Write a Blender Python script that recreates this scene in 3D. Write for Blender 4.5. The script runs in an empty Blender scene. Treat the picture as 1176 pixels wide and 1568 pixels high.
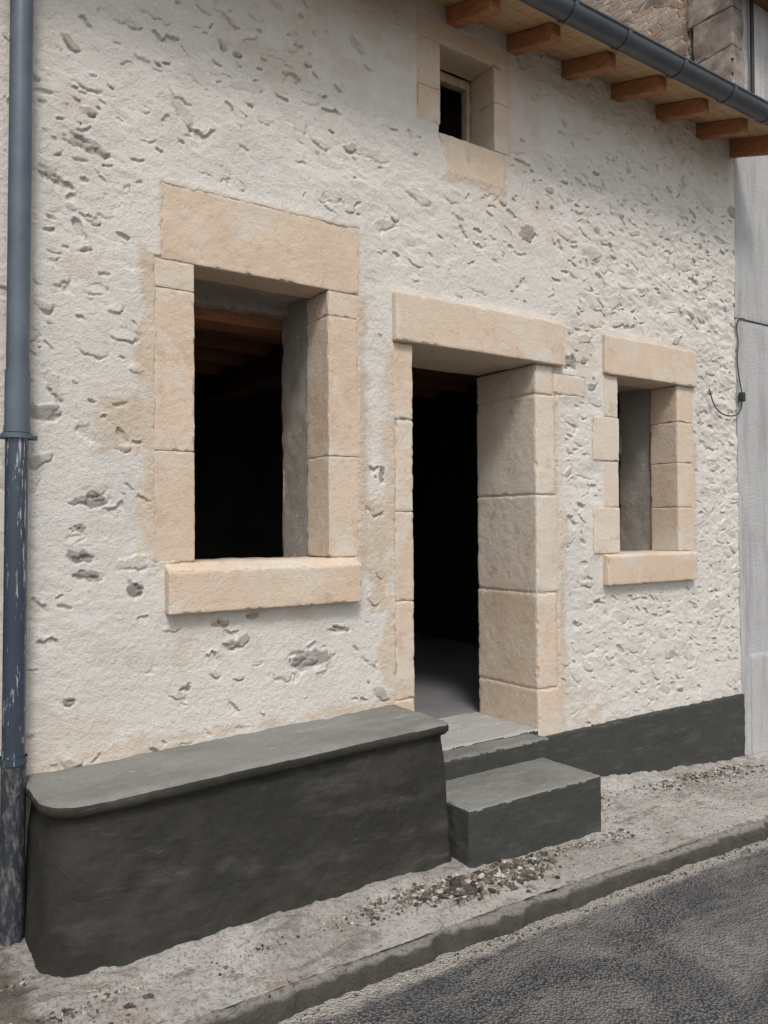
import bpy, math, random
import numpy as np
random.seed(7); rng=np.random.default_rng(11)
S=bpy.context.scene
# z = 0 is the photographer's eye level; street is about 1.6-1.75 m below
# ------------------------------------------------------------------ helpers
def sm(t): t=np.clip(t,0,1); return t*t*(3-2*t)
_tab=rng.random((64,64,64))
def n3(p,scale,off=0.):
    q=np.asarray(p)/scale+off*7.31+1000.
    i=np.floor(q).astype(int); f=q-i; f=f*f*(3-2*f); i&=63; j=(i+1)&63
    x0,y0,z0=i[...,0],i[...,1],i[...,2]; x1,y1,z1=j[...,0],j[...,1],j[...,2]
    fx,fy,fz=f[...,0],f[...,1],f[...,2]
    def L(a,b,t): return a+(b-a)*t
    return L(L(L(_tab[x0,y0,z0],_tab[x1,y0,z0],fx),L(_tab[x0,y1,z0],_tab[x1,y1,z0],fx),fy),
             L(L(_tab[x0,y0,z1],_tab[x1,y0,z1],fx),L(_tab[x0,y1,z1],_tab[x1,y1,z1],fx),fy),fz)-.5
def fbm(p,scale,o=3,off=0.,gain=.5):
    r=0;a=1.
    for k in range(o): r=r+a*n3(p,scale/(2**k),off+k*3.3); a*=gain
    return r
def link(o,parent=None):
    S.collection.objects.link(o)
    if parent: o.parent=parent
    return o
def empty(name):
    e=bpy.data.objects.new(name,None); e.empty_display_size=.1; return link(e)
def mesh_np(name,V,F,mat=None,parent=None,smooth=True,attrs=None):
    me=bpy.data.meshes.new(name); V=np.asarray(V,np.float32); F=np.asarray(F,np.int32)
    k=F.shape[1]
    me.vertices.add(len(V)); me.vertices.foreach_set("co",V.ravel())
    me.loops.add(F.size); me.loops.foreach_set("vertex_index",F.ravel())
    me.polygons.add(len(F)); me.polygons.foreach_set("loop_start",np.arange(0,F.size,k,dtype=np.int32))
    me.polygons.foreach_set("loop_total",np.full(len(F),k,np.int32))
    me.polygons.foreach_set("use_smooth",np.full(len(F),smooth,bool))
    me.update(calc_edges=True); me.validate()
    if attrs is not None:
        a=me.color_attributes.new("msk",'FLOAT_COLOR','POINT'); a.data.foreach_set("color",np.asarray(attrs,np.float32).ravel())
    if mat:
        for m in (mat if isinstance(mat,(list,tuple)) else [mat]): me.materials.append(m)
    return link(bpy.data.objects.new(name,me),parent)
def gridF(n,m,keep=None):
    a=np.arange(n*m).reshape(n,m)
    F=np.stack([a[:-1,:-1],a[1:,:-1],a[1:,1:],a[:-1,1:]],-1)
    return F[keep] if keep is not None else F.reshape(-1,4)
def rbox(lo,hi,r=.008,step=.02,amp=.002,nscale=.05,warp=None,seed=0.,chipk=2.):
    lo=np.array(lo,float);hi=np.array(hi,float); r=min(r,(hi-lo).min()*.45)
    ax=[]
    for k in range(3):
        n=max(1,int((hi[k]-lo[k]-2*r)/step)); mid=np.linspace(lo[k]+r,hi[k]-r,n+1)
        ax.append(np.concatenate([[lo[k],lo[k]+r*.45],mid,[hi[k]-r*.45,hi[k]]]))
    Vs=[];Fs=[];base=0
    for k in range(3):
        a,b=(k+1)%3,(k+2)%3
        for s in (0,1):
            A,B=np.meshgrid(ax[a],ax[b],indexing='ij'); P=np.zeros(A.shape+(3,)); P[...,a]=A;P[...,b]=B;P[...,k]=(lo,hi)[s][k]
            F=gridF(*A.shape)
            if s==0:F=F[:,::-1]
            Vs.append(P.reshape(-1,3));Fs.append(F+base);base+=A.size
    V=np.concatenate(Vs);F=np.concatenate(Fs)
    key=np.round(V,6); _,idx,inv=np.unique(key,axis=0,return_index=True,return_inverse=True)
    V=V[idx];F=np.asarray(inv).reshape(-1)[F]
    q=np.clip(V,lo+r,hi-r); d=V-q; L=np.linalg.norm(d,axis=1,keepdims=True); N=d/np.maximum(L,1e-9)
    V=q+N*r
    if amp:
        n=fbm(V,nscale,3,seed)+1.*fbm(V,nscale*5,2,seed+5)
        edge=(np.sum(np.abs(N)>.2,axis=1)>1)
        chip=np.clip(n3(V,.03,seed+9)+.6*n3(V,.012,seed+4)-.22,0,1)*edge*6
        V=V+N*(amp*1.3*n-amp*chipk*chip)[:,None]
    if warp is not None: V=warp(V)
    return V,F
def join(parts):
    Vs=[];Fs=[];b=0
    for V,F in parts: Vs.append(V);Fs.append(F+b);b+=len(V)
    return np.concatenate(Vs),np.concatenate(Fs)
def tube(path,rad,seg=14,ripple=None):
    P=np.array(path,float);n=len(P);T=np.gradient(P,axis=0);T/=np.linalg.norm(T,axis=1,keepdims=True)
    ref=np.array([0,1.,0]) if abs(T[0][1])<.8 else np.array([1.,0,0])
    rad=np.broadcast_to(rad,(n,));a=np.linspace(0,2*np.pi,seg,endpoint=False);V=[]
    for i in range(n):
        u=np.cross(T[i],ref);u/=np.linalg.norm(u);w=np.cross(T[i],u)
        V.append(P[i]+rad[i]*(np.cos(a)[:,None]*u+np.sin(a)[:,None]*w))
    V=np.concatenate(V);i=np.arange(n-1)[:,None];j=np.arange(seg)[None];j2=(j+1)%seg
    F=np.stack([i*seg+j,i*seg+j2,(i+1)*seg+j2,(i+1)*seg+j],-1).reshape(-1,4)
    return V,F
# ------------------------------------------------------------------ materials
class NT:
    def __init__(s,name,rough=.9,spec=.25):
        s.m=bpy.data.materials.new(name);s.m.use_nodes=True;s.t=s.m.node_tree;s.n=s.t.nodes;s.l=s.t.links
        s.b=s.n["Principled BSDF"];s.b.inputs["Roughness"].default_value=rough;s.b.inputs["Specular IOR Level"].default_value=spec
        s.co=s.n.new("ShaderNodeTexCoord").outputs["Object"]
    def noise(s,scale,detail=4,rough=.55,vec=None,stretch=None,dist=0):
        if stretch:
            mp=s.n.new("ShaderNodeMapping");mp.inputs["Scale"].default_value=stretch;s.l.new(vec or s.co,mp.inputs[0]);vec=mp.outputs[0]
        x=s.n.new("ShaderNodeTexNoise");x.inputs["Scale"].default_value=scale;x.inputs["Detail"].default_value=detail
        x.inputs["Roughness"].default_value=rough;x.inputs["Distortion"].default_value=dist;s.l.new(vec or s.co,x.inputs["Vector"]);return x.outputs["Fac"]
    def voro(s,scale,feature='F1',stretch=None):
        x=s.n.new("ShaderNodeTexVoronoi");x.feature=feature;x.inputs["Scale"].default_value=scale;v=s.co
        if stretch:
            mp=s.n.new("ShaderNodeMapping");mp.inputs["Scale"].default_value=stretch;s.l.new(v,mp.inputs[0]);v=mp.outputs[0]
        s.l.new(v,x.inputs["Vector"]);return x
    def ramp(s,fac,*st):
        x=s.n.new("ShaderNodeValToRGB");e=x.color_ramp.elements
        while len(e)<len(st): e.new(.5)
        for k,(p,c) in enumerate(st):
            e[k].position=p; c=c if isinstance(c,tuple) else (c,c,c); e[k].color=c+(1,)
        s.l.new(fac,x.inputs[0]);return x.outputs[0]
    def mix(s,fac,a,b,mode='MIX'):
        x=s.n.new("ShaderNodeMix");x.data_type='RGBA';x.blend_type=mode
        for k,v in ((0,fac),(6,a),(7,b)):
            if isinstance(v,bpy.types.NodeSocket): s.l.new(v,x.inputs[k])
            else: x.inputs[k].default_value=(v+(1,)) if isinstance(v,tuple) else v
        return x.outputs[2]
    def math(s,op,a,b=0.,c=None):
        x=s.n.new("ShaderNodeMath");x.operation=op
        for k,v in enumerate((a,b)+((c,) if c is not None else ())):
            if isinstance(v,bpy.types.NodeSocket): s.l.new(v,x.inputs[k])
            else: x.inputs[k].default_value=v
        return x.outputs[0]
    def color(s,c):
        if isinstance(c,tuple): s.b.inputs["Base Color"].default_value=c+(1,)
        else: s.l.new(c,s.b.inputs["Base Color"])
    def bump(s,h,dist=.004,strength=1.):
        x=s.n.new("ShaderNodeBump");x.inputs["Distance"].default_value=dist;x.inputs["Strength"].default_value=strength
        s.l.new(h,x.inputs["Height"])
        prev=s.b.inputs["Normal"].links
        if prev: s.l.new(prev[0].from_socket,x.inputs["Normal"])
        s.l.new(x.outputs[0],s.b.inputs["Normal"])
    def attr(s,name="msk"):
        x=s.n.new("ShaderNodeAttribute");x.attribute_name=name
        sp=s.n.new("ShaderNodeSeparateColor");s.l.new(x.outputs["Color"],sp.inputs[0]);return sp.outputs
def m_wall():
    t=NT("lime_rendered_rubble",.95,.1);a=t.attr()
    base=t.mix(t.noise(2.2,5),(.65,.62,.57),(.74,.715,.67))
    base=t.mix(t.ramp(t.noise(9,5,.6),(.4,0.),(.72,.5)),base,(.63,.575,.505))
    base=t.mix(t.ramp(t.noise(1.6,6,.7,dist=.5),(.52,0.),(.68,.35)),base,(.55,.53,.50))
    stone=t.ramp(t.noise(14,4),(.3,(.30,.27,.235)),(.5,(.46,.42,.37)),(.7,(.55,.47,.37)))
    base=t.mix(a[0],base,stone)
    sand=t.mix(t.noise(11,4),(.50,.38,.265),(.64,.52,.39))
    base=t.mix(a[1],base,sand)
    grey=t.mix(t.noise(30,4),(.13,.125,.12),(.36,.345,.325))
    base=t.mix(a[2],base,grey)
    sp=t.ramp(t.noise(140,2),(.60,0.),(.70,.3))
    base=t.mix(sp,base,(.36,.32,.28))
    t.color(base)
    t.bump(t.noise(34,5,.7),.009,.85);t.bump(t.noise(110,4,.7),.006,.9)
    return t.m
def m_sand(name,c1,c2,dark,b=1.):
    t=NT(name,.92,.15)
    oi=t.n.new("ShaderNodeObjectInfo").outputs["Random"]
    base=t.mix(t.noise(5,5,.6),c1,c2)
    base=t.mix(t.ramp(t.noise(2.2,4,dist=.6),(.45,0.),(.68,.6)),base,dark)
    base=t.mix(t.math('MULTIPLY',oi,.5),base,(.66,.57,.475))
    base=t.mix(t.ramp(t.noise(3.3,5,.7,dist=.4),(.52,0.),(.62,.7)),base,(.66,.61,.54))
    base=t.mix(t.ramp(t.noise(7.,5,.75,dist=.4),(.56,0.),(.66,.55)),base,(.50,.36,.25))
    sp=t.ramp(t.noise(120,2),(.60,0.),(.72,.4)); base=t.mix(sp,base,(.38,.28,.19))
    t.color(base);t.bump(t.noise(60,5,.7),.006,.85*b);t.bump(t.noise(150,3,.7),.003,.9*b)
    return t.m
def m_cement(name,c1,c2,pale=None,blot=None,k=1.):
    t=NT(name,.88,.25)
    base=t.mix(t.noise(3.2,6,.6),c1,c2)
    if blot: base=t.mix(t.ramp(t.noise(1.3,5,.65,dist=.6),(.46,0.),(.62,.8)),base,blot)
    base=t.mix(t.ramp(t.noise(5.,5,.7,stretch=(.5,1,2)),(.53,0.),(.70,.6*k)),base,pale or tuple(v*2. for v in c2))
    base=t.mix(t.ramp(t.noise(11.,6,.8,stretch=(.3,1,2.)),(.60,0.),(.67,.5*k)),base,tuple(v*2.6 for v in c2))
    base=t.mix(t.ramp(t.noise(160,2),(.62,0.),(.74,.3)),base,tuple(v*2.5 for v in c2))
    t.color(base);t.bump(t.noise(30,6,.75),.010,.9);t.bump(t.noise(140,3,.7),.004,.9)
    return t.m
MW=m_wall()
MS=m_sand("cut_sandstone",(.62,.48,.355),(.70,.58,.455),(.57,.42,.30))
MSP=m_sand("pale_cut_stone",(.65,.565,.465),(.72,.64,.545),(.59,.49,.39))
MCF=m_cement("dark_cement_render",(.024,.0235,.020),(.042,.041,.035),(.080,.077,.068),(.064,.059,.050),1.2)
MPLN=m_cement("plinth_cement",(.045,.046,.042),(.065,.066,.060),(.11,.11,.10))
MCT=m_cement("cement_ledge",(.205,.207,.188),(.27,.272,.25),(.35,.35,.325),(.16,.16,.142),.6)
MLAND=m_cement("pale_threshold",(.36,.36,.345),(.45,.44,.42),(.52,.50,.47))
MPL=m_cement("grey_reveal_plaster",(.28,.265,.24),(.42,.39,.35),(.50,.42,.31),(.34,.28,.21),.7)
def simple(name,c1,c2,scale=8,rough=.8,spec=.3,stretch=None,bump=.001,metal=0):
    t=NT(name,rough,spec);n=t.noise(scale,5,.6,stretch=stretch);t.color(t.mix(t.ramp(n,(.3,0.),(.7,1.)),c1,c2));t.b.inputs["Metallic"].default_value=metal
    if bump:t.bump(n,bump,.6)
    return t.m
MWOOD=simple("rafter_wood",(.26,.11,.05),(.44,.21,.10),6,.7,.2,(2,2,12))
MLINT=simple("red_brown_timber",(.22,.10,.055),(.36,.175,.10),6,.8,.2,(1,8,8))
MBOARD=simple("soffit_board",(.40,.26,.14),(.56,.39,.23),5,.7,.2,(12,1,1))
MOLD=simple("old_oak",(.13,.07,.04),(.22,.12,.07),6,.85,.2,(2,10,2))
MFRAME=simple("weathered_frame_wood",(.40,.31,.22),(.54,.43,.32),10,.85,.2,(3,3,1))
MZINC=simple("grey_gutter_metal",(.050,.062,.072),(.080,.095,.108),4,.42,.5,None,.0006)
MPIPE=simple("painted_pipe",(.080,.100,.128),(.120,.148,.182),7,.38,.5,None,.0006)
MDARK=simple("dark_interior",(.03,.028,.026),(.055,.05,.045),2,.95,.1)  # interior shade is put into this near-black colour so openings read dark
MFLOOR=simple("interior_concrete_floor",(.15,.15,.155),(.22,.22,.225),2,.8,.3)
MCABLE=simple("black_cable_rubber",(.02,.02,.02),(.035,.035,.035),10,.6,.4,None,0)
MTILE=simple("terracotta_tile",(.30,.13,.08),(.45,.22,.13),9,.85,.2)
def m_lowpipe():
    t=NT("scratched_navy_pipe",.25,.6)
    s1=t.ramp(t.noise(9,6,.75,stretch=(6,6,.6)),(.59,0.),(.63,1.))
    s2=t.ramp(t.noise(26,4,.6,stretch=(1,1,.5)),(.66,0.),(.69,1.))
    base=t.mix(t.noise(3,4),(.030,.042,.062),(.052,.070,.10));base=t.mix(s1,base,(.40,.41,.43));base=t.mix(s2,base,(.25,.22,.20));t.color(base)
    return t.m
def m_rustpipe():
    t=NT("scraped_cast_iron",.5,.4)
    s1=t.ramp(t.noise(14,6,.75,stretch=(3,3,1)),(.48,0.),(.68,1.))
    t.color(t.mix(s1,(.03,.036,.045),(.20,.19,.185)));t.bump(s1,.001,.5);return t.m
def m_roughcast():
    t=NT("neighbour_roughcast",.95,.1)
    base=t.mix(t.noise(1.6,5),(.43,.435,.44),(.55,.55,.55));base=t.mix(t.ramp(t.noise(6,6,.7),(.5,0.),(.75,.5)),base,(.38,.37,.355))
    base=t.mix(t.ramp(t.noise(2.5,6,.7,stretch=(3,3,.4)),(.48,0.),(.66,.65)),base,(.31,.30,.29));t.color(base)
    t.bump(t.noise(60,4,.7),.012,.95);return t.m
def m_rubble(name,cols,mort,sc=7,stretch=(1,1,1.8)):
    t=NT(name,.95,.1)
    v=t.voro(sc,'F1',stretch);e=t.voro(sc,'DISTANCE_TO_EDGE',stretch)
    sep=t.n.new("ShaderNodeSeparateColor");t.l.new(v.outputs["Color"],sep.inputs[0])
    c=t.ramp(sep.outputs[0],*[(i/(len(cols)-1),k) for i,k in enumerate(cols)])
    c=t.mix(t.ramp(t.noise(25,5,.7),(.4,0.),(.8,.6)),c,tuple(x*.5 for x in cols[0]))
    ed=t.math('ADD',e.outputs["Distance"],t.math('MULTIPLY',t.noise(20,4),.08))
    m=t.ramp(ed,(.06,0.),(.12,1.));t.color(t.mix(m,mort,c));t.bump(m,.012,.9);t.bump(t.noise(40,4),.005,.7);return t.m
def m_pave():
    t=NT("dusty_concrete_pavement",.95,.1)
    base=t.mix(t.noise(2.5,6,.6),(.34,.315,.285),(.48,.45,.415))
    base=t.mix(t.ramp(t.noise(1.1,6,.7,dist=.5),(.42,0.),(.58,.8)),base,(.60,.575,.54))
    base=t.mix(t.ramp(t.noise(5.5,6,.8,stretch=(.5,1.8,1),dist=.6),(.53,0.),(.61,.7)),base,(.20,.18,.155))
    base=t.mix(t.ramp(t.noise(3.1,5,.75,stretch=(1.,.8,2)),(.57,0.),(.67,.5)),base,(.38,.28,.21))
    base=t.mix(t.ramp(t.noise(60,3,.7),(.52,0.),(.64,.65)),base,(.17,.155,.135))
    sp=t.n.new("ShaderNodeSeparateXYZ");t.l.new(t.co,sp.inputs[0])   # soil collected at the foot of the downpipe
    e=t.math('ADD',sp.outputs[0],t.math('MULTIPLY',t.noise(7,5,.7),.7))
    base=t.mix(t.ramp(e,(.85,.85),(1.,0.)),base,(.13,.105,.085))
    t.color(base);t.bump(t.noise(22,6,.8),.020,1.);t.bump(t.noise(100,3,.7),.007,.9);return t.m
def m_kerb():
    t=NT("old_kerb_stone",.95,.1)
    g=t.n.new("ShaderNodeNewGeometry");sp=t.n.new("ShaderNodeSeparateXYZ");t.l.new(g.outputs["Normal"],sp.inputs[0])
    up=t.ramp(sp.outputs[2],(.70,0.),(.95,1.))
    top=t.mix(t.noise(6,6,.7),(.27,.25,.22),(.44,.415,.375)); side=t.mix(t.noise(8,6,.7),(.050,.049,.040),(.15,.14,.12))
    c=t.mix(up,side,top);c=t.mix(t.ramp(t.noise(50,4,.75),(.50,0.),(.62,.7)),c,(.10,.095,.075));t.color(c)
    t.bump(t.noise(22,6,.8),.028,1.);t.bump(t.noise(100,3,.7),.007,.9);return t.m
def m_asphalt():
    t=NT("asphalt",.8,.35)
    v=t.voro(85);ag=t.ramp(v.outputs["Distance"],(.0,(.38,.37,.35)),(.35,(.17,.165,.16)),(.7,(.045,.045,.046)))
    dark=t.ramp(t.noise(1.1,5,.6,dist=.8),(.42,0.),(.60,1.))
    c=t.mix(t.math('MULTIPLY',dark,.55),ag,(.05,.052,.057))
    dust=t.ramp(t.noise(1.7,6,.75,stretch=(.6,1.5,1),dist=.8),(.44,0.),(.66,.7));c=t.mix(dust,c,(.29,.275,.25))
    c=t.mix(t.ramp(t.noise(45,3,.7),(.56,0.),(.66,.7)),c,(.04,.04,.04))
    sp=t.n.new("ShaderNodeSeparateXYZ");t.l.new(t.co,sp.inputs[0])
    near=t.math('ADD',sp.outputs[1],t.math('MULTIPLY',t.noise(9,6,.75),.16))
    c=t.mix(t.ramp(t.math('ADD',near,1.5),(.565,0.),(.61,.8)),c,(.42,.39,.35))
    t.color(c);t.bump(t.math('MULTIPLY',v.outputs["Distance"],-1.),.012,1.);t.bump(t.noise(14,5),.010,.6)
    t.l.new(t.ramp(t.noise(1.3,5,.6,dist=.8),(.42,.85),(.56,.6)),t.b.inputs["Roughness"]);return t.m
# ------------------------------------------------------------------ stone house
house=empty("stone_house")
HOLES=[(1.365,2.095,-.21,1.21),(2.605,3.56,-1.9,.995),(4.30,4.96,-.22,.99),(2.81,3.24,2.20,2.72)]
COVER=[(1.22,2.27,1.20,1.545),(1.19,1.38,-.16,1.21),(2.08,2.262,-.16,1.21),(1.25,2.24,-.375,-.15),
 (2.49,3.77,1.0,1.245),(2.49,2.62,-1.3,1.0),(3.54,3.735,-1.3,1.0),(3.70,4.0,.81,.945),
 (4.17,5.14,1.0,1.23),(4.16,5.10,-.39,-.19),(4.18,4.32,-.2,1.0),(4.06,4.31,.42,.70),(4.06,4.31,-.185,.105),(4.94,5.12,-.2,1.0),
 (2.66,3.35,2.71,2.83),(2.66,2.83,2.25,2.75),(3.22,3.35,2.2,2.75),(2.88,3.30,2.01,2.22)]
XA,XB,ZA,ZB=.56,5.705,-1.85,3.02; st=.005
xs=np.arange(XA,XB+st*.5,st);zs=np.arange(ZA,ZB,st)
X,Z=np.meshgrid(xs,zs,indexing='ij');P=np.stack([X,X*0,Z],-1)
nb=n3(P,.03,1.)+.7*n3(P,.012,2.)
nc=n3(P,.05,17.)
dd=np.full(X.shape,9.)
for a,b,c,d in COVER: np.minimum(dd,np.maximum(np.abs(X-(a+b)/2)-(b-a)/2,np.abs(Z-(c+d)/2)-(d-c)/2),out=dd)
rough=.30+.70*sm((n3(P,.7,21.)+.2)/.4)*sm((Z+1.0)/.9)+.5*sm((X-3.6)/.3)
rough*=.45+.55*sm((dd-.02)/.2)
rough=np.where((X<2.6)&(Z<1.2),rough*.7,rough)
PS=P.copy();PS[...,2]=P[...,2]*1.7+P[...,0]*.25
H=.012*fbm(P,.55,2,3.)+rough*(.012*fbm(PS,.14,3,4.,.55)-.010*np.abs(fbm(PS,.09,2,14.))+.004*n3(PS,.035,5.))+.0024*n3(P,.014,9.)+.0006*(rng.random(X.shape)-.5)
Smask=np.zeros_like(H);Sand=np.zeros_like(H);Grey=np.zeros_like(H)
def dcover(x,z): return min(max(abs(x-(a+b)/2)-(b-a)/2,abs(z-(c+d)/2)-(d-c)/2) for a,b,c,d in COVER)
def local(x,z,a,b,th):
    R=max(a,b)*1.8
    i0,i1=np.searchsorted(xs,[x-R,x+R]);k0,k1=np.searchsorted(zs,[z-R,z+R])
    if i1-i0<3 or k1-k0<3:return None
    sl=(slice(i0,i1),slice(k0,k1));dx=X[sl]-x;dz=Z[sl]-z
    return sl,(dx*math.cos(th)+dz*math.sin(th))/a,(-dx*math.sin(th)+dz*math.cos(th))/b
def stone(x,z,a,b,th,hs,tilt,g,cs,grey=0.,pw=2.3):
    q=local(x,z,a,b,th)
    if q is None:return
    sl,u,v=q
    r=(np.abs(u)**pw+np.abs(v)**pw+1e-9)**(1/pw)+.75*nb[sl]+.5*nc[sl]
    f=sm((1-r)/.14);base=H[sl].mean()
    H[sl]=H[sl]*(1-f)+(base+hs+tilt*v+tilt*.7*u+.6*(H[sl]-base))*f
    H[sl]-=np.exp(-((r-1.08)/.14)**2)*g*np.clip(.45-.9*v+.4*u,0,1.6)*sm((nc[sl]+.3)/.35)
    Smask[sl]=np.maximum(Smask[sl],f*cs)
    if grey:Grey[sl]=np.maximum(Grey[sl],f*grey)
def pocket(x,z,a,b,th,g,cs):
    """recess under an overhanging lip of render; floor ramps out towards the bottom"""
    q=local(x,z,a,b,th)
    if q is None:return
    sl,u,v=q;vv=v+random.uniform(-.35,.5)*u*u+random.uniform(-.3,.3)*u+1.4*nb[sl]+.8*nc[sl]
    edge=sm((.75-vv)/.2)*sm((1.-np.abs(u)-.7*nb[sl])/.35);ramp=np.clip((vv+1.3)/2.05,0,1)
    H[sl]-=g*edge*ramp**1.2
    H[sl]+=g*.35*np.exp(-((vv-.95)/.25)**2)*sm((1.-np.abs(u))/.35)
    Smask[sl]=np.maximum(Smask[sl],edge*ramp*cs)
_cl=n3(P,.45,51.)
def clump(x,z):
    i=min(len(xs)-1,max(0,int((x-XA)/st)));k=min(len(zs)-1,max(0,int((z-ZA)/st)));return float(_cl[i,k])
def dens(x,z):
    c=min(1.25,max(.18,.80+2.6*clump(x,z)))
    if x<1.15 and z<.1: return .10
    if x<1.2 and z<1.0: return .35*c
    if x<1.2: return .62*c
    if z<-.35 and x<2.5: return .20
    if x<2.6 and z<1.5: return .18
    if z>2.4 : return .75*c
    if x>3.75: return 1.*min(1,c+.2)
    return .78*c
placed=[]
for _ in range(900):
    x=random.uniform(XA,XB);z=random.uniform(-1.3,ZB)
    if random.random()>dens(x,z)*.55 or dcover(x,z)<.06: continue
    a=random.uniform(.045,.085);b=a*random.uniform(.35,.6)
    if any((x-p[0])**2/(a+p[2])**2+(z-p[1])**2/((b+p[3])*1.35)**2<1.6 for p in placed): continue
    placed.append((x,z,a,b))
    stone(x,z,a,b,math.radians(random.gauss(-8,18)),random.uniform(-.002,.005),random.uniform(-.004,.005),random.uniform(.004,.012),random.choice([0,.08,.15,.3]),0,random.uniform(2,4))
tries=0
while tries<10500:
    tries+=1
    x=random.uniform(XA,XB);z=random.uniform(-1.35,ZB)
    if random.random()>dens(x,z) or dcover(x,z)<random.uniform(.03,.10): continue
    a=random.choice([.012,.018,.024,.032,.045])*random.uniform(.8,1.3);b=a*random.uniform(.3,.7)
    if any((x-p[0])**2/(a+p[2])**2+(z-p[1])**2/((b+p[3])*1.35)**2<1.0 for p in placed): continue
    placed.append((x,z,a,b))
    if random.random()<(.45 if x<3.7 else .25): continue      # stone buried under render
    th=math.radians(random.gauss(-10,26));k=random.random()
    if k<.42: pocket(x,z,a*1.15,max(b*1.1,.009),th,random.uniform(.006,.017),random.uniform(0,.5))
    elif k<.74: stone(x,z,a,b,th,random.uniform(-.003,.006),random.uniform(-.005,.006),random.uniform(.004,.012),random.choice([0,.1,.25,.4]))
    elif k<.86: stone(x,z,a,b*.8,th,-random.uniform(.006,.014),random.uniform(-.004,.006),.002,random.uniform(.15,.6))
    else: stone(x,z,a*1.1,b*1.1,th,random.uniform(.002,.008),random.uniform(-.005,.007),.012,random.uniform(.4,.9),random.choice([0,0,.4]))
# particular exposed stones
for x,z,a,b,th,gr in [(.93,.12,.065,.03,5,.7),(.87,-.0,.03,.018,0,.6),(.88,-.12,.06,.024,-8,.7),(.90,-.2,.055,.022,-5,.65),(1.10,-.27,.03,.035,20,.9),(.83,-.72,.035,.018,-10,.6),
  (1.55,-.55,.04,.022,0,.5),(1.98,-.65,.11,.045,3,.6),(1.33,-.72,.025,.016,0,.6),(2.16,-.52,.05,.016,-5,.5),(1.50,-.45,.05,.014,-4,.4),(2.41,.27,.016,.04,0,.6),(.77,1.46,.05,.02,-30,.3),(.90,1.63,.09,.03,-15,.3),(3.87,1.03,.05,.045,0,.6),(1.66,-.42,.03,.016,0,.5)]:
    stone(x,z,a,b,math.radians(th),.000,.003,.007,.4,gr)
    for q in range(6): stone(x+random.uniform(-1,1)*a,z+random.uniform(-1,1)*b,a*random.uniform(.2,.4),b*random.uniform(.25,.5),math.radians(th),random.uniform(-.008,.005),.006,.007,.3,gr*random.random())
def patch(a,b,c,d,soft,amt,arr):
    q=np.maximum(np.abs(X-(a+b)/2)-(b-a)/2,np.abs(Z-(c+d)/2)-(d-c)/2)+soft*1.6*(n3(P,.09,8.)+.6*n3(P,.03,9.))
    np.maximum(arr,amt*sm(.6-q/soft)*(.8+.5*n3(P,.05,31.)),out=arr)
for q in [(.95,1.19,.34,.58,.06,.9),(1.14,1.2,-.1,1.2,.05,.9),(2.25,2.32,-.15,1.2,.05,.85),(2.43,2.5,-1.,.98,.06,.85),(2.34,2.46,-.45,.15,.07,.8),(3.73,3.80,-1.25,.1,.05,.6),
  (1.1,2.5,-.96,-.92,.035,.65),(5.12,5.17,-.2,.6,.05,.6),(4.1,5.2,1.24,1.28,.04,.4),(.78,.92,1.03,1.12,.05,.4),(3.9,4.1,.95,1.3,.08,.4),(3.7,4.1,-1.25,-1.1,.1,.45),(.7,1.3,-1.0,-.95,.04,.6),(2.86,3.31,1.96,2.2,.03,.85),(3.2,3.6,2.3,2.9,.08,.2)]:
    patch(*q,Sand)
Sand=np.maximum(Sand,.28*sm((n3(P,.55,41.)+.6*n3(P,.12,42.)+.3*n3(P,.03,43.)-.22)/.22))
w=sm(1-dd/.07);H=H*(1-w*.8)+(.0072+.006*n3(P,.16,61.))*w+.0022*w*nb*2
inside=sm((-(dd+.014*nb+.012*n3(P,.08,12.))-.001)/.006);H=H*(1-inside)+(-.0005)*inside
Sand=np.maximum(Sand,.5*sm(1-dd/.018));Sand=np.maximum(Sand,.8*inside)
xc=(X[:-1,:-1]+X[1:,1:])/2;zc=(Z[:-1,:-1]+Z[1:,1:])/2;keep=np.ones_like(xc,bool)
for a,b,c,d in HOLES: keep&=~((xc>a)&(xc<b)&(zc>c)&(zc<d))
V=np.stack([X,-H,Z],-1).reshape(-1,3);A=np.stack([Smask,Sand,Grey,np.ones_like(H)],-1).reshape(-1,4)
mesh_np("front_wall",V,gridF(len(xs),len(zs),keep),MW,house,True,A)
# cut-stone dressings
bi=[0]
def block(x0,x1,z0,z1,front=-.006,back=.22,mat=MS,r=.004,amp=.0014,name="dressed_stone",warp=None):
    bi[0]+=1
    V,F=rbox((x0,front,z0),(x1,back,z1),r,.011,amp,.022,warp,bi[0]*1.7,3.6)
    return mesh_np(f"{name}_{bi[0]}",V,F,mat,house)
g=.0016
block(1.22,2.27,1.198,1.545,-.007,.20,name="window_lintel",r=.006,amp=.0026)
for x0,x1,zl in ((1.19,1.375,(1.198,1.07,.34,-.155)),(2.085,2.262,(1.198,1.07,.355,-.155))):
    for a,b in zip(zl[1:],zl[:-1]): block(x0,x1,a+g,b-g,name="window_jamb",amp=.0024,front=-.006-random.uniform(-.001,.002))
def sillwarp(z0,zt,yf,drop):
    def f(V):
        V=V.copy();t=np.clip(-V[:,1]/(-yf),0,1);k=np.clip((V[:,2]-z0)/(zt-z0),0,1);V[:,2]-=drop*t*k;return V
    return f
block(1.235,2.245,-.385,-.160,-.065,.22,name="window_sill",r=.008,amp=.0022,warp=sillwarp(-.385,-.16,-.065,.035))
block(2.48,3.775,.988,1.25,-.045,.24,name="door_lintel",r=.008,amp=.0016)
block(2.55,3.62,.995,1.2,.243,.55,name="door_inner_lintel",amp=.003,r=.01)
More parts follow.
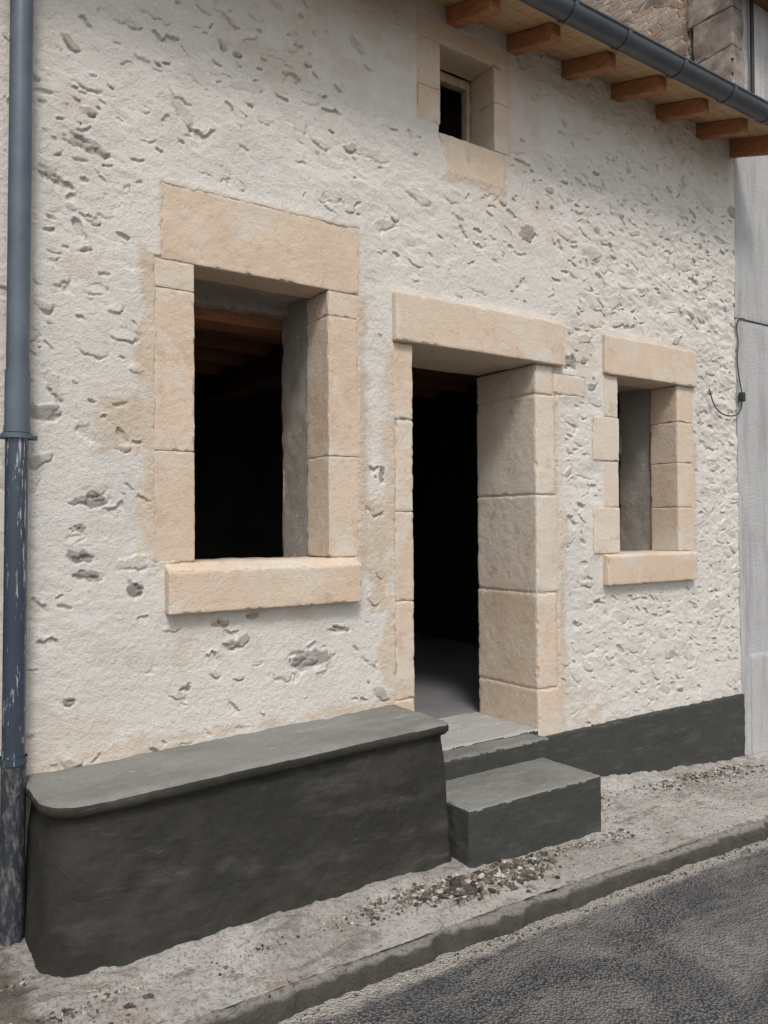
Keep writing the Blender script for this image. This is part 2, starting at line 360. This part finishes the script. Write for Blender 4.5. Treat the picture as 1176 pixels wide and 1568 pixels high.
for a,b in zip((.57,.075,-.405,-.93,-1.3),(.986,.57,.075,-.405,-.93)): block(2.495+random.uniform(-.012,.012),2.615,a+g,b-g,-.007,.54,name="door_jamb",r=.008,amp=.0030)
for (a,b),xo in zip(zip((.80,.185,-.415,-1.0,-1.3),(.986,.80,.185,-.415,-1.0)),(3.70,3.72,3.735,3.72,3.76)):
    block(3.548,xo,a+g,b-g,-.008,.54,MSP if a>-.5 else MS,name="door_jamb",r=.014,amp=.0024)
block(3.708,4.0,.812,.945,-.010,.1,MSP,name="tie_stone",r=.014,amp=.004)
block(4.16,5.15,.985,1.238,-.035,.22,name="window_lintel",r=.007)
block(4.15,5.11,-.395,-.190,-.048,.22,name="window_sill",r=.007,warp=sillwarp(-.395,-.19,-.048,.015))
for a,b,x0,fr in ((.705,.985,4.18,-.007),(.415,.705,4.06,-.016),(.112,.415,4.165,-.009),(-.19,.112,4.06,-.016)): block(x0,4.312,a+g,b-g,fr,.22,MSP,name="window_jamb",r=.006,amp=.002)
for a,b in ((.725,.985),(.435,.725),(.12,.435),(-.19,.12)): block(4.95,5.13,a+g,b-g,-.007,.22,name="window_jamb",amp=.002)
block(2.66,3.35,2.712,2.83,-.007,.20,MS,name="attic_lintel",amp=.002,r=.006)
for a,b in ((2.25,2.44),(2.44,2.712)): block(2.665,2.822,a+g*.4,b-g*.4,-.006,.2,MS,name="attic_jamb",amp=.002,r=.003)
for a,b in ((2.21,2.50),(2.50,2.712)): block(3.23,3.345,a+g*.4,b-g*.4,-.006,.2,MS,name="attic_jamb",amp=.002,r=.003)
def apron(V):
    V=V.copy();t=np.clip((V[:,2]-1.97)/.24,0,1);cx=3.09;V[:,0]=cx+(V[:,0]-cx)*(.60+.40*t**.5)
    V[:,2]-=.05*sm((V[:,0]-2.95)/.35)*(1-t);return V
block(2.81,3.335,1.985,2.207,-.004,.2,MS,name="attic_sill",amp=.004,r=.006,warp=apron)
# reveals behind the dressings and body of the wall
def plainbox(name,lo,hi,mat,parent=house,r=.004,step=.05,amp=.002,ns=.08):
    V,F=rbox(lo,hi,r,step,amp,ns,None,lo[0]*3+lo[2]);return mesh_np(name,V,F,mat,parent)
T=.52
def reveal(x0,x1,z0,z1,y0,tag,mat=MPL):
    plainbox(tag+"_reveal_left",(x0-.12,y0,z0-.1),(x0-.001,T,z1+.1),mat,step=.02,amp=.008)
    plainbox(tag+"_reveal_right",(x1+.001,y0,z0-.1),(x1+.12,T,z1+.1),mat,step=.02,amp=.008)
    plainbox(tag+"_reveal_top",(x0,y0,z1+.004),(x1,T,z1+.11),mat,step=.02,amp=.012)
    plainbox(tag+"_reveal_bottom",(x0,y0,z0-.11),(x1,T,z0-.004),mat,step=.025,amp=.004)
reveal(1.368,2.092,-.165,1.205,.224,"window");reveal(4.303,4.965,-.195,.99,.224,"small_window");reveal(2.80,3.26,2.19,2.73,.275,"attic_window",MDARK)  # attic reveals coloured dark in place of shade, not plaster like the others
plainbox("attic_cheek_left",(2.70,.19,2.1),(2.815,.30,2.82),MS,amp=.001);plainbox("attic_cheek_right",(3.236,.19,2.1),(3.35,.30,2.82),MS,amp=.001)
# infill mortar behind joints of door jamb
plainbox("door_joint_fill",(3.554,.002,-1.3),(3.68,.53,.98),MS,amp=0);plainbox("door_joint_fill_b",(2.52,.002,-1.3),(2.609,.53,.98),MS,amp=0)
plainbox("joint_fill",(4.956,.002,-.18),(5.1,.215,.98),MS,amp=0);plainbox("joint_fill_b",(2.091,.002,-.15),(2.2,.215,1.19),MS,amp=0)
# attic timber frame
for lo,hi in (((2.822,.205,2.21),(2.85,.26,2.71)),((3.200,.205,2.21),(3.232,.26,2.71)),((2.85,.205,2.655),(3.200,.26,2.71)),((2.85,.205,2.212),(3.200,.26,2.235))):
    plainbox("attic_frame",lo,hi,MFRAME,step=.03,amp=.0015)
# timber lintel + plaster + ceiling inside
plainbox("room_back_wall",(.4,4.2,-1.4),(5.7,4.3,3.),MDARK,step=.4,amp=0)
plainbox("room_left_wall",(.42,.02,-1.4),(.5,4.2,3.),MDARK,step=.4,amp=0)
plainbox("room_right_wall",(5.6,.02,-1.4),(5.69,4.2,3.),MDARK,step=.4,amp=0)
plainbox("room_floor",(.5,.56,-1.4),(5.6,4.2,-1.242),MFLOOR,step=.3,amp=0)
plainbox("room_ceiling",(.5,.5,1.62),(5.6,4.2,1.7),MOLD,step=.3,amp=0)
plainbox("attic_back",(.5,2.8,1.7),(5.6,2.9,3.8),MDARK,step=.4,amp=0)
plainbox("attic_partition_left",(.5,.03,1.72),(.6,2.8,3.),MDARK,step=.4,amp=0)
for k in range(6): plainbox("ceiling_joist",(.5,1.0+k*.5,1.42),(5.6,1.10+k*.5,1.60),MLINT,step=.2,amp=.003)
plainbox("main_beam",(3.0,.53,1.22),(3.22,4.2,1.41),MOLD,step=.15,amp=.004)
plainbox("inner_timber_lintel",(1.2,.53,1.10),(2.6,.74,1.30),MLINT,step=.05,amp=.004)
parts=[]
for k in range(40):
    x=random.uniform(1.42,2.5);s=random.uniform(.02,.045);parts.append(rbox((x-s*1.6,.44,1.19-s*.7),(x+s*1.6,.56,1.24),.012,.010,.012,.02,None,k*2.2))
V,F=join(parts);mesh_np("broken_plaster",V,F,MPL,house)
# solid masses of the wall behind (so no light leaks)
for lo,hi in (((.57,.30,-1.4),(1.25,T,3.)),((2.21,.30,-1.4),(2.5,T,3.)),((3.68,.30,-1.4),(4.19,T,3.)),((5.08,.30,-1.4),(5.69,T,3.)),((1.25,.30,-1.4),(2.21,T,-.275)),((1.25,.30,1.32),(2.21,T,3.)),
   ((2.5,.56,1.20),(3.68,.6,2.09)),((2.5,.30,1.21),(3.68,T,2.09)),((2.5,.30,2.09),(2.70,T,3.)),((3.355,.30,2.09),(3.68,T,3.)),((2.7,.30,2.83),(3.355,T,3.)),((4.19,.30,-1.4),(5.08,T,-.31)),((4.19,.30,1.11),(5.08,T,3.))):
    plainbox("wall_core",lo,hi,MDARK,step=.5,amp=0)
# roof: rafters, soffit boards, tiles, gutter (pitch ~17 deg)
pt=.30
def slope(V):V=V.copy();V[:,2]+=pt*V[:,1];return V
for k in range(-2,12):
    x=3.38+(k-5)*.475+random.uniform(-.012,.012)
    if x>5.6 or x<.3: continue
    V,F=rbox((x-.04,-.36+random.uniform(-.015,.01),2.835),(x+.04,1.6,2.935),.006,.04,.0020,.05,slope,k*1.1);mesh_np("rafter",V,F,MWOOD,house)
y=-.42;q=0
while y<.1:
    V,F=rbox((.3,y,2.938),(5.72,y+.117,2.958),.003,.08,.0006,.1,slope,q);mesh_np("soffit_board",V,F,MBOARD,house);y+=.12;q+=1
V,F=rbox((.3,-.44,2.962),(5.70,3.0,2.99),.004,.2,0,.1,slope);mesh_np("roof_deck",V,F,MOLD,house)
parts=[]
a=np.linspace(0,np.pi,7)
for i in range(28):
    xx=.4+i*.193
    yy=np.linspace(-.47,3.0,10)
    G=np.stack([np.broadcast_to(xx+.085*np.cos(a),(10,7)),np.broadcast_to(yy[:,None],(10,7)),3.0+.06*np.sin(a)[None]+pt*yy[:,None]],-1)
    parts.append((G.reshape(-1,3),gridF(10,7)))
V,F=join(parts);mesh_np("roof_tiles",V,F,MTILE,house)
V,F=rbox((5.66,-.40,2.80),(5.70,.0,2.94),.004,.04,.001,.05,slope);mesh_np("verge_board",V,F,MWOOD,house)
gy,gz,gr=-.47,2.850,.068
def gut(r,x0,x1,n,a0=-.15,a1=np.pi+.15,th=.004):
    xx=np.linspace(x0,x1,n);aa=np.linspace(a0,a1,20)
    pr=[(gy+r*np.cos(t),gz-r*np.sin(t)) for t in aa]+[(gy+(r-th)*np.cos(t),gz-(r-th)*np.sin(t)) for t in aa[::-1]];pr.append(pr[0])
    pr=np.array(pr);m=len(pr);G=np.zeros((n,m,3));G[...,0]=xx[:,None];G[...,1]=pr[:,0];G[...,2]=pr[:,1]
    return G.reshape(-1,3),gridF(n,m)
parts=[gut(gr,.3,5.75,40)]
parts.append(tube([(x,gy-gr,gz+.008) for x in np.linspace(.3,5.75,20)],.009,10))
for x in (.95,1.75,2.55,3.35,3.80,4.33,4.86,5.33): parts.append(gut(gr+.006,x-.015,x+.015,2,-.3,np.pi+.3,.008))
V,F=join(parts);mesh_np("gutter",V,F,MZINC,house)
# plinth right of the steps
V,F=rbox((3.50,-.030,-2.0),(5.715,.05,-1.285),.012,.015,.006,.06);mesh_np("cement_plinth",V,F,MPLN,house)
# ------------------------------------------------------------------ masonry bench
def bench():
    out=[];xl,xr,yf=.675,2.475,-.435;R=.13
    for y in np.linspace(.03,yf+R,22)[:-1]: out.append((xl,y,-1,0))
    for t in np.linspace(0,np.pi/2,22): out.append((xl+R-R*math.cos(t),yf+R-R*math.sin(t),-math.cos(t),-math.sin(t)))
    for x in np.linspace(xl+R,xr-.02,170)[1:-1]: out.append((x,yf,0,-1))
    for t in np.linspace(0,np.pi/2,6): out.append((xr-.02+.02*math.sin(t),yf+.02-.02*math.cos(t),math.sin(t),-math.cos(t)))
    for y in np.linspace(yf+.02,.03,34)[1:]: out.append((xr,y,1,0))
    O=np.array(out);rings=[]
    for z in np.linspace(-1.75,-1.060,60): rings.append((z,.0+.045*np.clip((-1.045-z)/.7,0,1)**1.5-.012*sm((z+1.2)/.15)))
    rings+=[(-1.045,-.010),(-1.036,.012),(-1.020,.028),(-1.0,.030),(-.99,.026),(-.981,.016),(-.977,.006)]
    G=[]
    for z,o in rings: G.append(np.stack([O[:,0]+O[:,2]*o,O[:,1]+O[:,3]*o,np.full(len(O),z)],-1))
    nb_=len(G);top=G[-1]
    for t in np.linspace(0,1,34)[1:]:
        tx=np.clip(top[:,0],xl+.03,xr-.03);G.append(np.stack([top[:,0]+(tx-top[:,0])*t,top[:,1]+(.03-top[:,1])*t,np.full(len(O),-.975)],-1))
    G=np.array(G);n,m=G.shape[:2];V=G.reshape(-1,3)
    d=fbm(V,.08,3,2.2)*.013+fbm(V,.35,2,4.4)*.018+n3(V,.018,3.)*.005
    V[:,1]-=d*.9*np.repeat(np.arange(n)<nb_,m);V[:,2]+=d*.6*np.repeat(np.arange(n)>=nb_-7,m)
    V[:,2]+=np.clip((V[:,2]+1.4)/.3,0,1)*(V[:,0]-1.5)*.028
    F=gridF(n,m);ri=np.arange(n-1).repeat(m-1)
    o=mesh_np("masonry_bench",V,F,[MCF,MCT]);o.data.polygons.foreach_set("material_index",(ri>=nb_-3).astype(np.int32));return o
bench()
# ------------------------------------------------------------------ entrance steps
steps=empty("entrance_steps")
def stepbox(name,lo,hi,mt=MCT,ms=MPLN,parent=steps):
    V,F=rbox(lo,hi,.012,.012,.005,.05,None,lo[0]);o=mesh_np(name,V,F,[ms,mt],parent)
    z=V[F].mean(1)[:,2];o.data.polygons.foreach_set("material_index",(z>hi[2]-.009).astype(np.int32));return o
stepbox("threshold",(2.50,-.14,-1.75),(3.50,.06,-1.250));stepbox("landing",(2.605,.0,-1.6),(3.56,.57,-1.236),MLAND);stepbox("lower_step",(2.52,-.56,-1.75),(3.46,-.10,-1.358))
# ------------------------------------------------------------------ pavement, kerb, road, ground
def Zw(x): return np.interp(x,[-6,0,2.5,3.4,4.2,5.74,9,20],[-1.62,-1.60,-1.56,-1.59,-1.655,-1.78,-1.9,-2.0])
def Zk(x): return np.interp(x,[-6,0,1.1,2.5,4.4,6,9,20],[-1.66,-1.67,-1.68,-1.69,-1.73,-1.79,-1.91,-2.01])
def pgrid(xa,xb,ya,yb,s):
    a=np.arange(xa,xb,s);b=np.arange(ya,yb,s);return np.meshgrid(a,b,indexing='ij')
gx,gy_=pgrid(-1.,7.5,-.845,.06,.009)
t=np.clip(-gy_/.9,-.1,1);gz_=Zw(gx)*(1-t)+Zk(gx)*t
Pq=np.stack([gx,gy_,gx*0],-1);fade=sm((gy_+.845)/.12)
gz_=gz_+fade*(.014*fbm(Pq,.35,3,1.)+.016*np.maximum(fbm(Pq,.05,3,2.,.65),-.1)*sm((n3(Pq,.4,3.)+.25)/.2))+.006*n3(Pq,.02,4.)-.004*(1-fade)
gz_=gz_+.055*sm(1-np.abs(gy_+.05)/.16)*sm((gx-3.6)/.3)*(.45+n3(Pq,.2,8.)+.3*n3(Pq,.05,9.))+.03*sm(1-np.abs(gy_+.5)/.13)*sm((.9+2.4-gx)/1.)*(.6+n3(Pq,.1,9.))
mesh_np("pavement",np.stack([gx,gy_,gz_],-1).reshape(-1,3),gridF(*gx.shape),m_pave())
xx=np.arange(-1.,7.5,.010);pr=np.array([(-.78,-.05),(-.80,-.012),(-.825,-.002),(-.85,.0),(-.87,-.003),(-.885,-.009),(-.897,-.018),(-.905,-.032),(-.91,-.05),(-.914,-.07),(-.917,-.10),(-.92,-.15)])
G=np.zeros((len(xx),len(pr),3));G[...,0]=xx[:,None];G[...,1]=pr[:,0];G[...,2]=pr[:,1]+Zk(xx)[:,None]
nn=fbm(G,.09,4,6.,.65);G[...,1]+=.032*nn+.02*fbm(G,.6,1,2.);G[...,2]+=.014*nn
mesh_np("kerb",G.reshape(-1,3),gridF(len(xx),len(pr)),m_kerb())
xx=np.concatenate([[-40,-20,-8],np.arange(-2,8,.04),[12,20,60]]);yy=np.concatenate([np.arange(-.86,-3.6,-.04),[-4.5,-6,-9]])
gx2,gy2=np.meshgrid(xx,yy,indexing='ij');P2=np.stack([gx2,gy2,gx2*0],-1)
gz2=Zk(gx2)-.072+.01*fbm(P2,.4,2,5.)+.004*fbm(P2,.1,2,8.)+.012*np.clip((-gy2-.9)/1.,0,1.6)
mesh_np("road",np.stack([gx2,gy2,gz2],-1).reshape(-1,3),gridF(*gx2.shape)[:,::-1],m_asphalt())
MG=simple("ground_dirt",(.20,.18,.15),(.30,.27,.23),2,.95,.1)
mesh_np("ground",[(-200,-200,-2.35),(200,-200,-2.35),(200,200,-2.35),(-200,200,-2.35)],[(0,1,2,3)],MG)
# rubble / gravel
def ico():
    import bmesh
    bm=bmesh.new();bmesh.ops.create_icosphere(bm,subdivisions=1,radius=1.);bm.verts.ensure_lookup_table()
    v=np.array([q.co[:] for q in bm.verts]);f=np.array([[q.index for q in t.verts] for t in bm.faces]);bm.free();return v,f
iv,if_=ico()
def scatter(name,pts,mat):
    parts=[]
    for x,y,s in pts:
        t=min(max(-y/.9,0),1);z=Zw(x)*(1-t)+Zk(x)*t if y>-.90 else Zk(x)-.070
        v=iv*(1+.7*(rng.random((len(iv),1))-.5))*np.array([1,rng.uniform(.5,.9),rng.uniform(.35,.8)])*s
        a=rng.uniform(0,6.28);c,s_=math.cos(a),math.sin(a);v=v@np.array([[c,s_,0],[-s_,c,0],[0,0,1]])
        parts.append((v+[x,y,z+s*.3],if_))
    V,F=join(parts);return mesh_np(name,V,F,mat,None,False)
def m_grav():
    t=NT("plaster_rubble",.95,.1);g=t.n.new("ShaderNodeNewGeometry")
    t.color(t.ramp(g.outputs["Random Per Island"],(0.,(.045,.04,.035)),(.5,(.14,.125,.105)),(.78,(.30,.265,.225)),(1.,(.52,.49,.45))));t.bump(t.noise(90,3),.002,.7);return t.m
pts=[]
for _ in range(5200): pts.append((rng.uniform(.2,7),-abs(rng.normal(0,.42))-.0,rng.uniform(.0018,.0055)))
for _ in range(1900): pts.append((rng.uniform(3.5,6),-.04-abs(rng.normal(0,.10)),rng.uniform(.003,.014)))
for _ in range(1100):
    u=rng.normal(0,1);pts.append((2.30+u*.28,-.60+rng.normal(0,.055)-.02*u,abs(rng.normal(0,.006))+.003))
for _ in range(900):
    u=rng.normal(0,1);pts.append((2.60+u*.15,-.67+rng.normal(0,.04),abs(rng.normal(0,.009))+.004))
for _ in range(1400): pts.append((rng.uniform(.5,2.4),-.50-abs(rng.normal(0,.06)),rng.uniform(.003,.010)))
for _ in range(900): pts.append((rng.uniform(.1,.95),-.35-abs(rng.normal(0,.22)),rng.uniform(.003,.014)))
for _ in range(400): pts.append((rng.uniform(2.5,3.6),-.58-abs(rng.normal(0,.04)),rng.uniform(.003,.012)))
for _ in range(700): pts.append((rng.uniform(.5,6.),-.93-abs(rng.normal(0,.04)),rng.uniform(.002,.008)))
pts=[p for p in pts if p[1]>-1.3 and not(p[1]>-.50 and .62<p[0]<2.5) and not(p[1]>-.57 and 2.45<p[0]<3.48)]
scatter("gravel_rubble",pts,m_grav())
# ------------------------------------------------------------------ downpipe
dp=empty("downpipe")
def px(z): return .600+ (z+1.6)*.0085
def seg(name,z0,z1,r,mat):
    zz=np.linspace(z0,z1,30);rad=np.full(30,r);V,F=tube([(px(z),-.075,z) for z in zz],rad,28);return mesh_np(name,V,F,mat,dp)
MLP=m_lowpipe()
seg("upper_pipe",.38,3.,.043,MPIPE);seg("sleeve",.40,.62,.047,MPIPE);seg("collar",.352,.372,.056,MPIPE);seg("collar_lip",.375,.40,.050,MPIPE)
seg("lower_pipe",-.95,.36,.043,MLP);seg("cast_iron_shoe",-1.62,-.90,.046,m_rustpipe());seg("shoe_ring",-.92,-.89,.051,MLP)
V,F=rbox((px(.36)-.07,-.085,.348),(px(.36)+.075,-.06,.368),.004,.02,0,.1);mesh_np("bracket",V,F,MZINC,dp)
# ------------------------------------------------------------------ neighbours
nl=empty("old_stone_house")
MR1=m_rubble("brown_rubble_masonry",[(.10,.08,.06),(.17,.13,.10),(.24,.20,.16)],(.13,.115,.10),9)
V,F=rbox((-4,.03,-2.),(.57,.3,5.),.01,.05,.012,.12);mesh_np("rubble_wall",V,F,MR1,nl)
nr=empty("neighbouring_house")
MRC=m_roughcast()
def nwall(name,lo,hi,mat,amp=.004,step=.04): V,F=rbox(lo,hi,.01,step,amp,.2,None,lo[2]);return mesh_np(name,V,F,mat,nr)
nwall("front_wall",(5.712,-.004,-2.1),(9.5,.3,1.565),MRC);nwall("front_wall_upper",(5.712,.006,1.575),(9.5,.3,4.3),MRC)
nwall("base_course",(5.83,-.02,-2.1),(9.5,.1,-1.0),MRC)
MGR=simple("grey_quoin_stone",(.13,.118,.105),(.36,.33,.29),9,.95,.1,None,.012)
for k in range(5): nwall("quoin",(5.69,-.012,3.05+k*.31),(5.85,.33+.05*(k%2),3.360+k*.31),MGR,.018,.015)
MR2=m_rubble("rubble_gable",[(.24,.215,.18),(.38,.34,.28),(.46,.40,.32),(.28,.25,.21),(.42,.29,.20)],(.44,.41,.36),9,(1,.7,2.2))
nwall("gable_wall",(5.72,.38,2.5),(5.95,4.,5.6),MR2,.03,.025)
nwall("eaves_board",(5.6,-.35,4.12),(9.5,.0,4.2),MOLD)
cb=[(5.93,-.03,z) for z in np.linspace(4.1,3.25,12)];V,F=tube(cb,.016,10);mesh_np("vent_pipe",V,F,MCABLE,nr)
# cable
cab=empty("electric_cable")
def wire(name,pts,r=.006):
    cu=bpy.data.curves.new(name,'CURVE');cu.dimensions='3D';cu.bevel_depth=r;cu.bevel_resolution=3;sp=cu.splines.new('BEZIER');sp.bezier_points.add(len(pts)-1)
    for b,p in zip(sp.bezier_points,pts): b.co=p;b.handle_left_type=b.handle_right_type='AUTO'
    cu.materials.append(MCABLE);o=bpy.data.objects.new(name,cu);link(o,cab)
wire("wall_cable",[(6.6,-.010,1.585),(6.2,-.008,1.574),(5.85,-.008,1.57),(5.72,-.016,1.56),(5.685,-.02,1.50),(5.70,-.02,1.38),(5.685,-.02,1.25),(5.71,-.02,1.1),(5.73,-.03,.98)],.0045)
wire("cable_loop",[(5.73,-.03,.98),(5.70,-.03,.86),(5.52,-.03,.81),(5.38,-.03,.86),(5.33,-.03,.93),(5.30,-.03,.99)],.0045)
V,F=rbox((5.705,-.05,.93),(5.745,-.01,1.0),.008,.02,0,.1);mesh_np("junction_box",V,F,MCABLE,cab)
# ------------------------------------------------------------------ light + camera
w=bpy.data.worlds.new("World");S.world=w;w.use_nodes=True;nt=w.node_tree
sky=nt.nodes.new("ShaderNodeTexSky");sky.sky_type='NISHITA';sky.sun_disc=False;sky.sun_elevation=math.radians(52);sky.sun_rotation=math.radians(205);sky.dust_density=3.;sky.air_density=1.
hs=nt.nodes.new("ShaderNodeHueSaturation");hs.inputs["Saturation"].default_value=.3
nt.links.new(sky.outputs[0],hs.inputs["Color"]);nt.links.new(hs.outputs[0],nt.nodes["Background"].inputs[0]);nt.nodes["Background"].inputs[1].default_value=.145
sl=bpy.data.lights.new("sun",'SUN');sl.energy=1.85;sl.angle=math.radians(13);sl.color=(1.,.955,.90);so=bpy.data.objects.new("sun",sl);link(so)
az=math.radians(205);el=math.radians(52)  # direction to the sun, clockwise from +Y
from mathutils import Vector,Matrix
d=Vector((math.sin(az)*math.cos(el),math.cos(az)*math.cos(el),math.sin(el)));so.rotation_euler=d.to_track_quat('Z','Y').to_euler()
cam=bpy.data.cameras.new("camera");co=bpy.data.objects.new("camera",cam);link(co)
y,p,r=[math.radians(v) for v in (34.717,.986,-.337)]
f=Vector((math.sin(y)*math.cos(p),math.cos(y)*math.cos(p),math.sin(p)));rt=Vector((math.cos(y),-math.sin(y),0));up=rt.cross(f)
Rr=math.cos(r)*rt+math.sin(r)*up;Uu=-math.sin(r)*rt+math.cos(r)*up
M=Matrix((Rr,Uu,-f)).transposed().to_4x4();M.translation=Vector((0,-3.5,0));co.matrix_world=M
cam.sensor_fit='HORIZONTAL';cam.sensor_width=36;cam.lens=36*1233/1176;cam.clip_end=1000;cam.clip_start=.05
S.camera=co
S.view_settings.view_transform='Standard';S.view_settings.look='None';S.view_settings.exposure=0
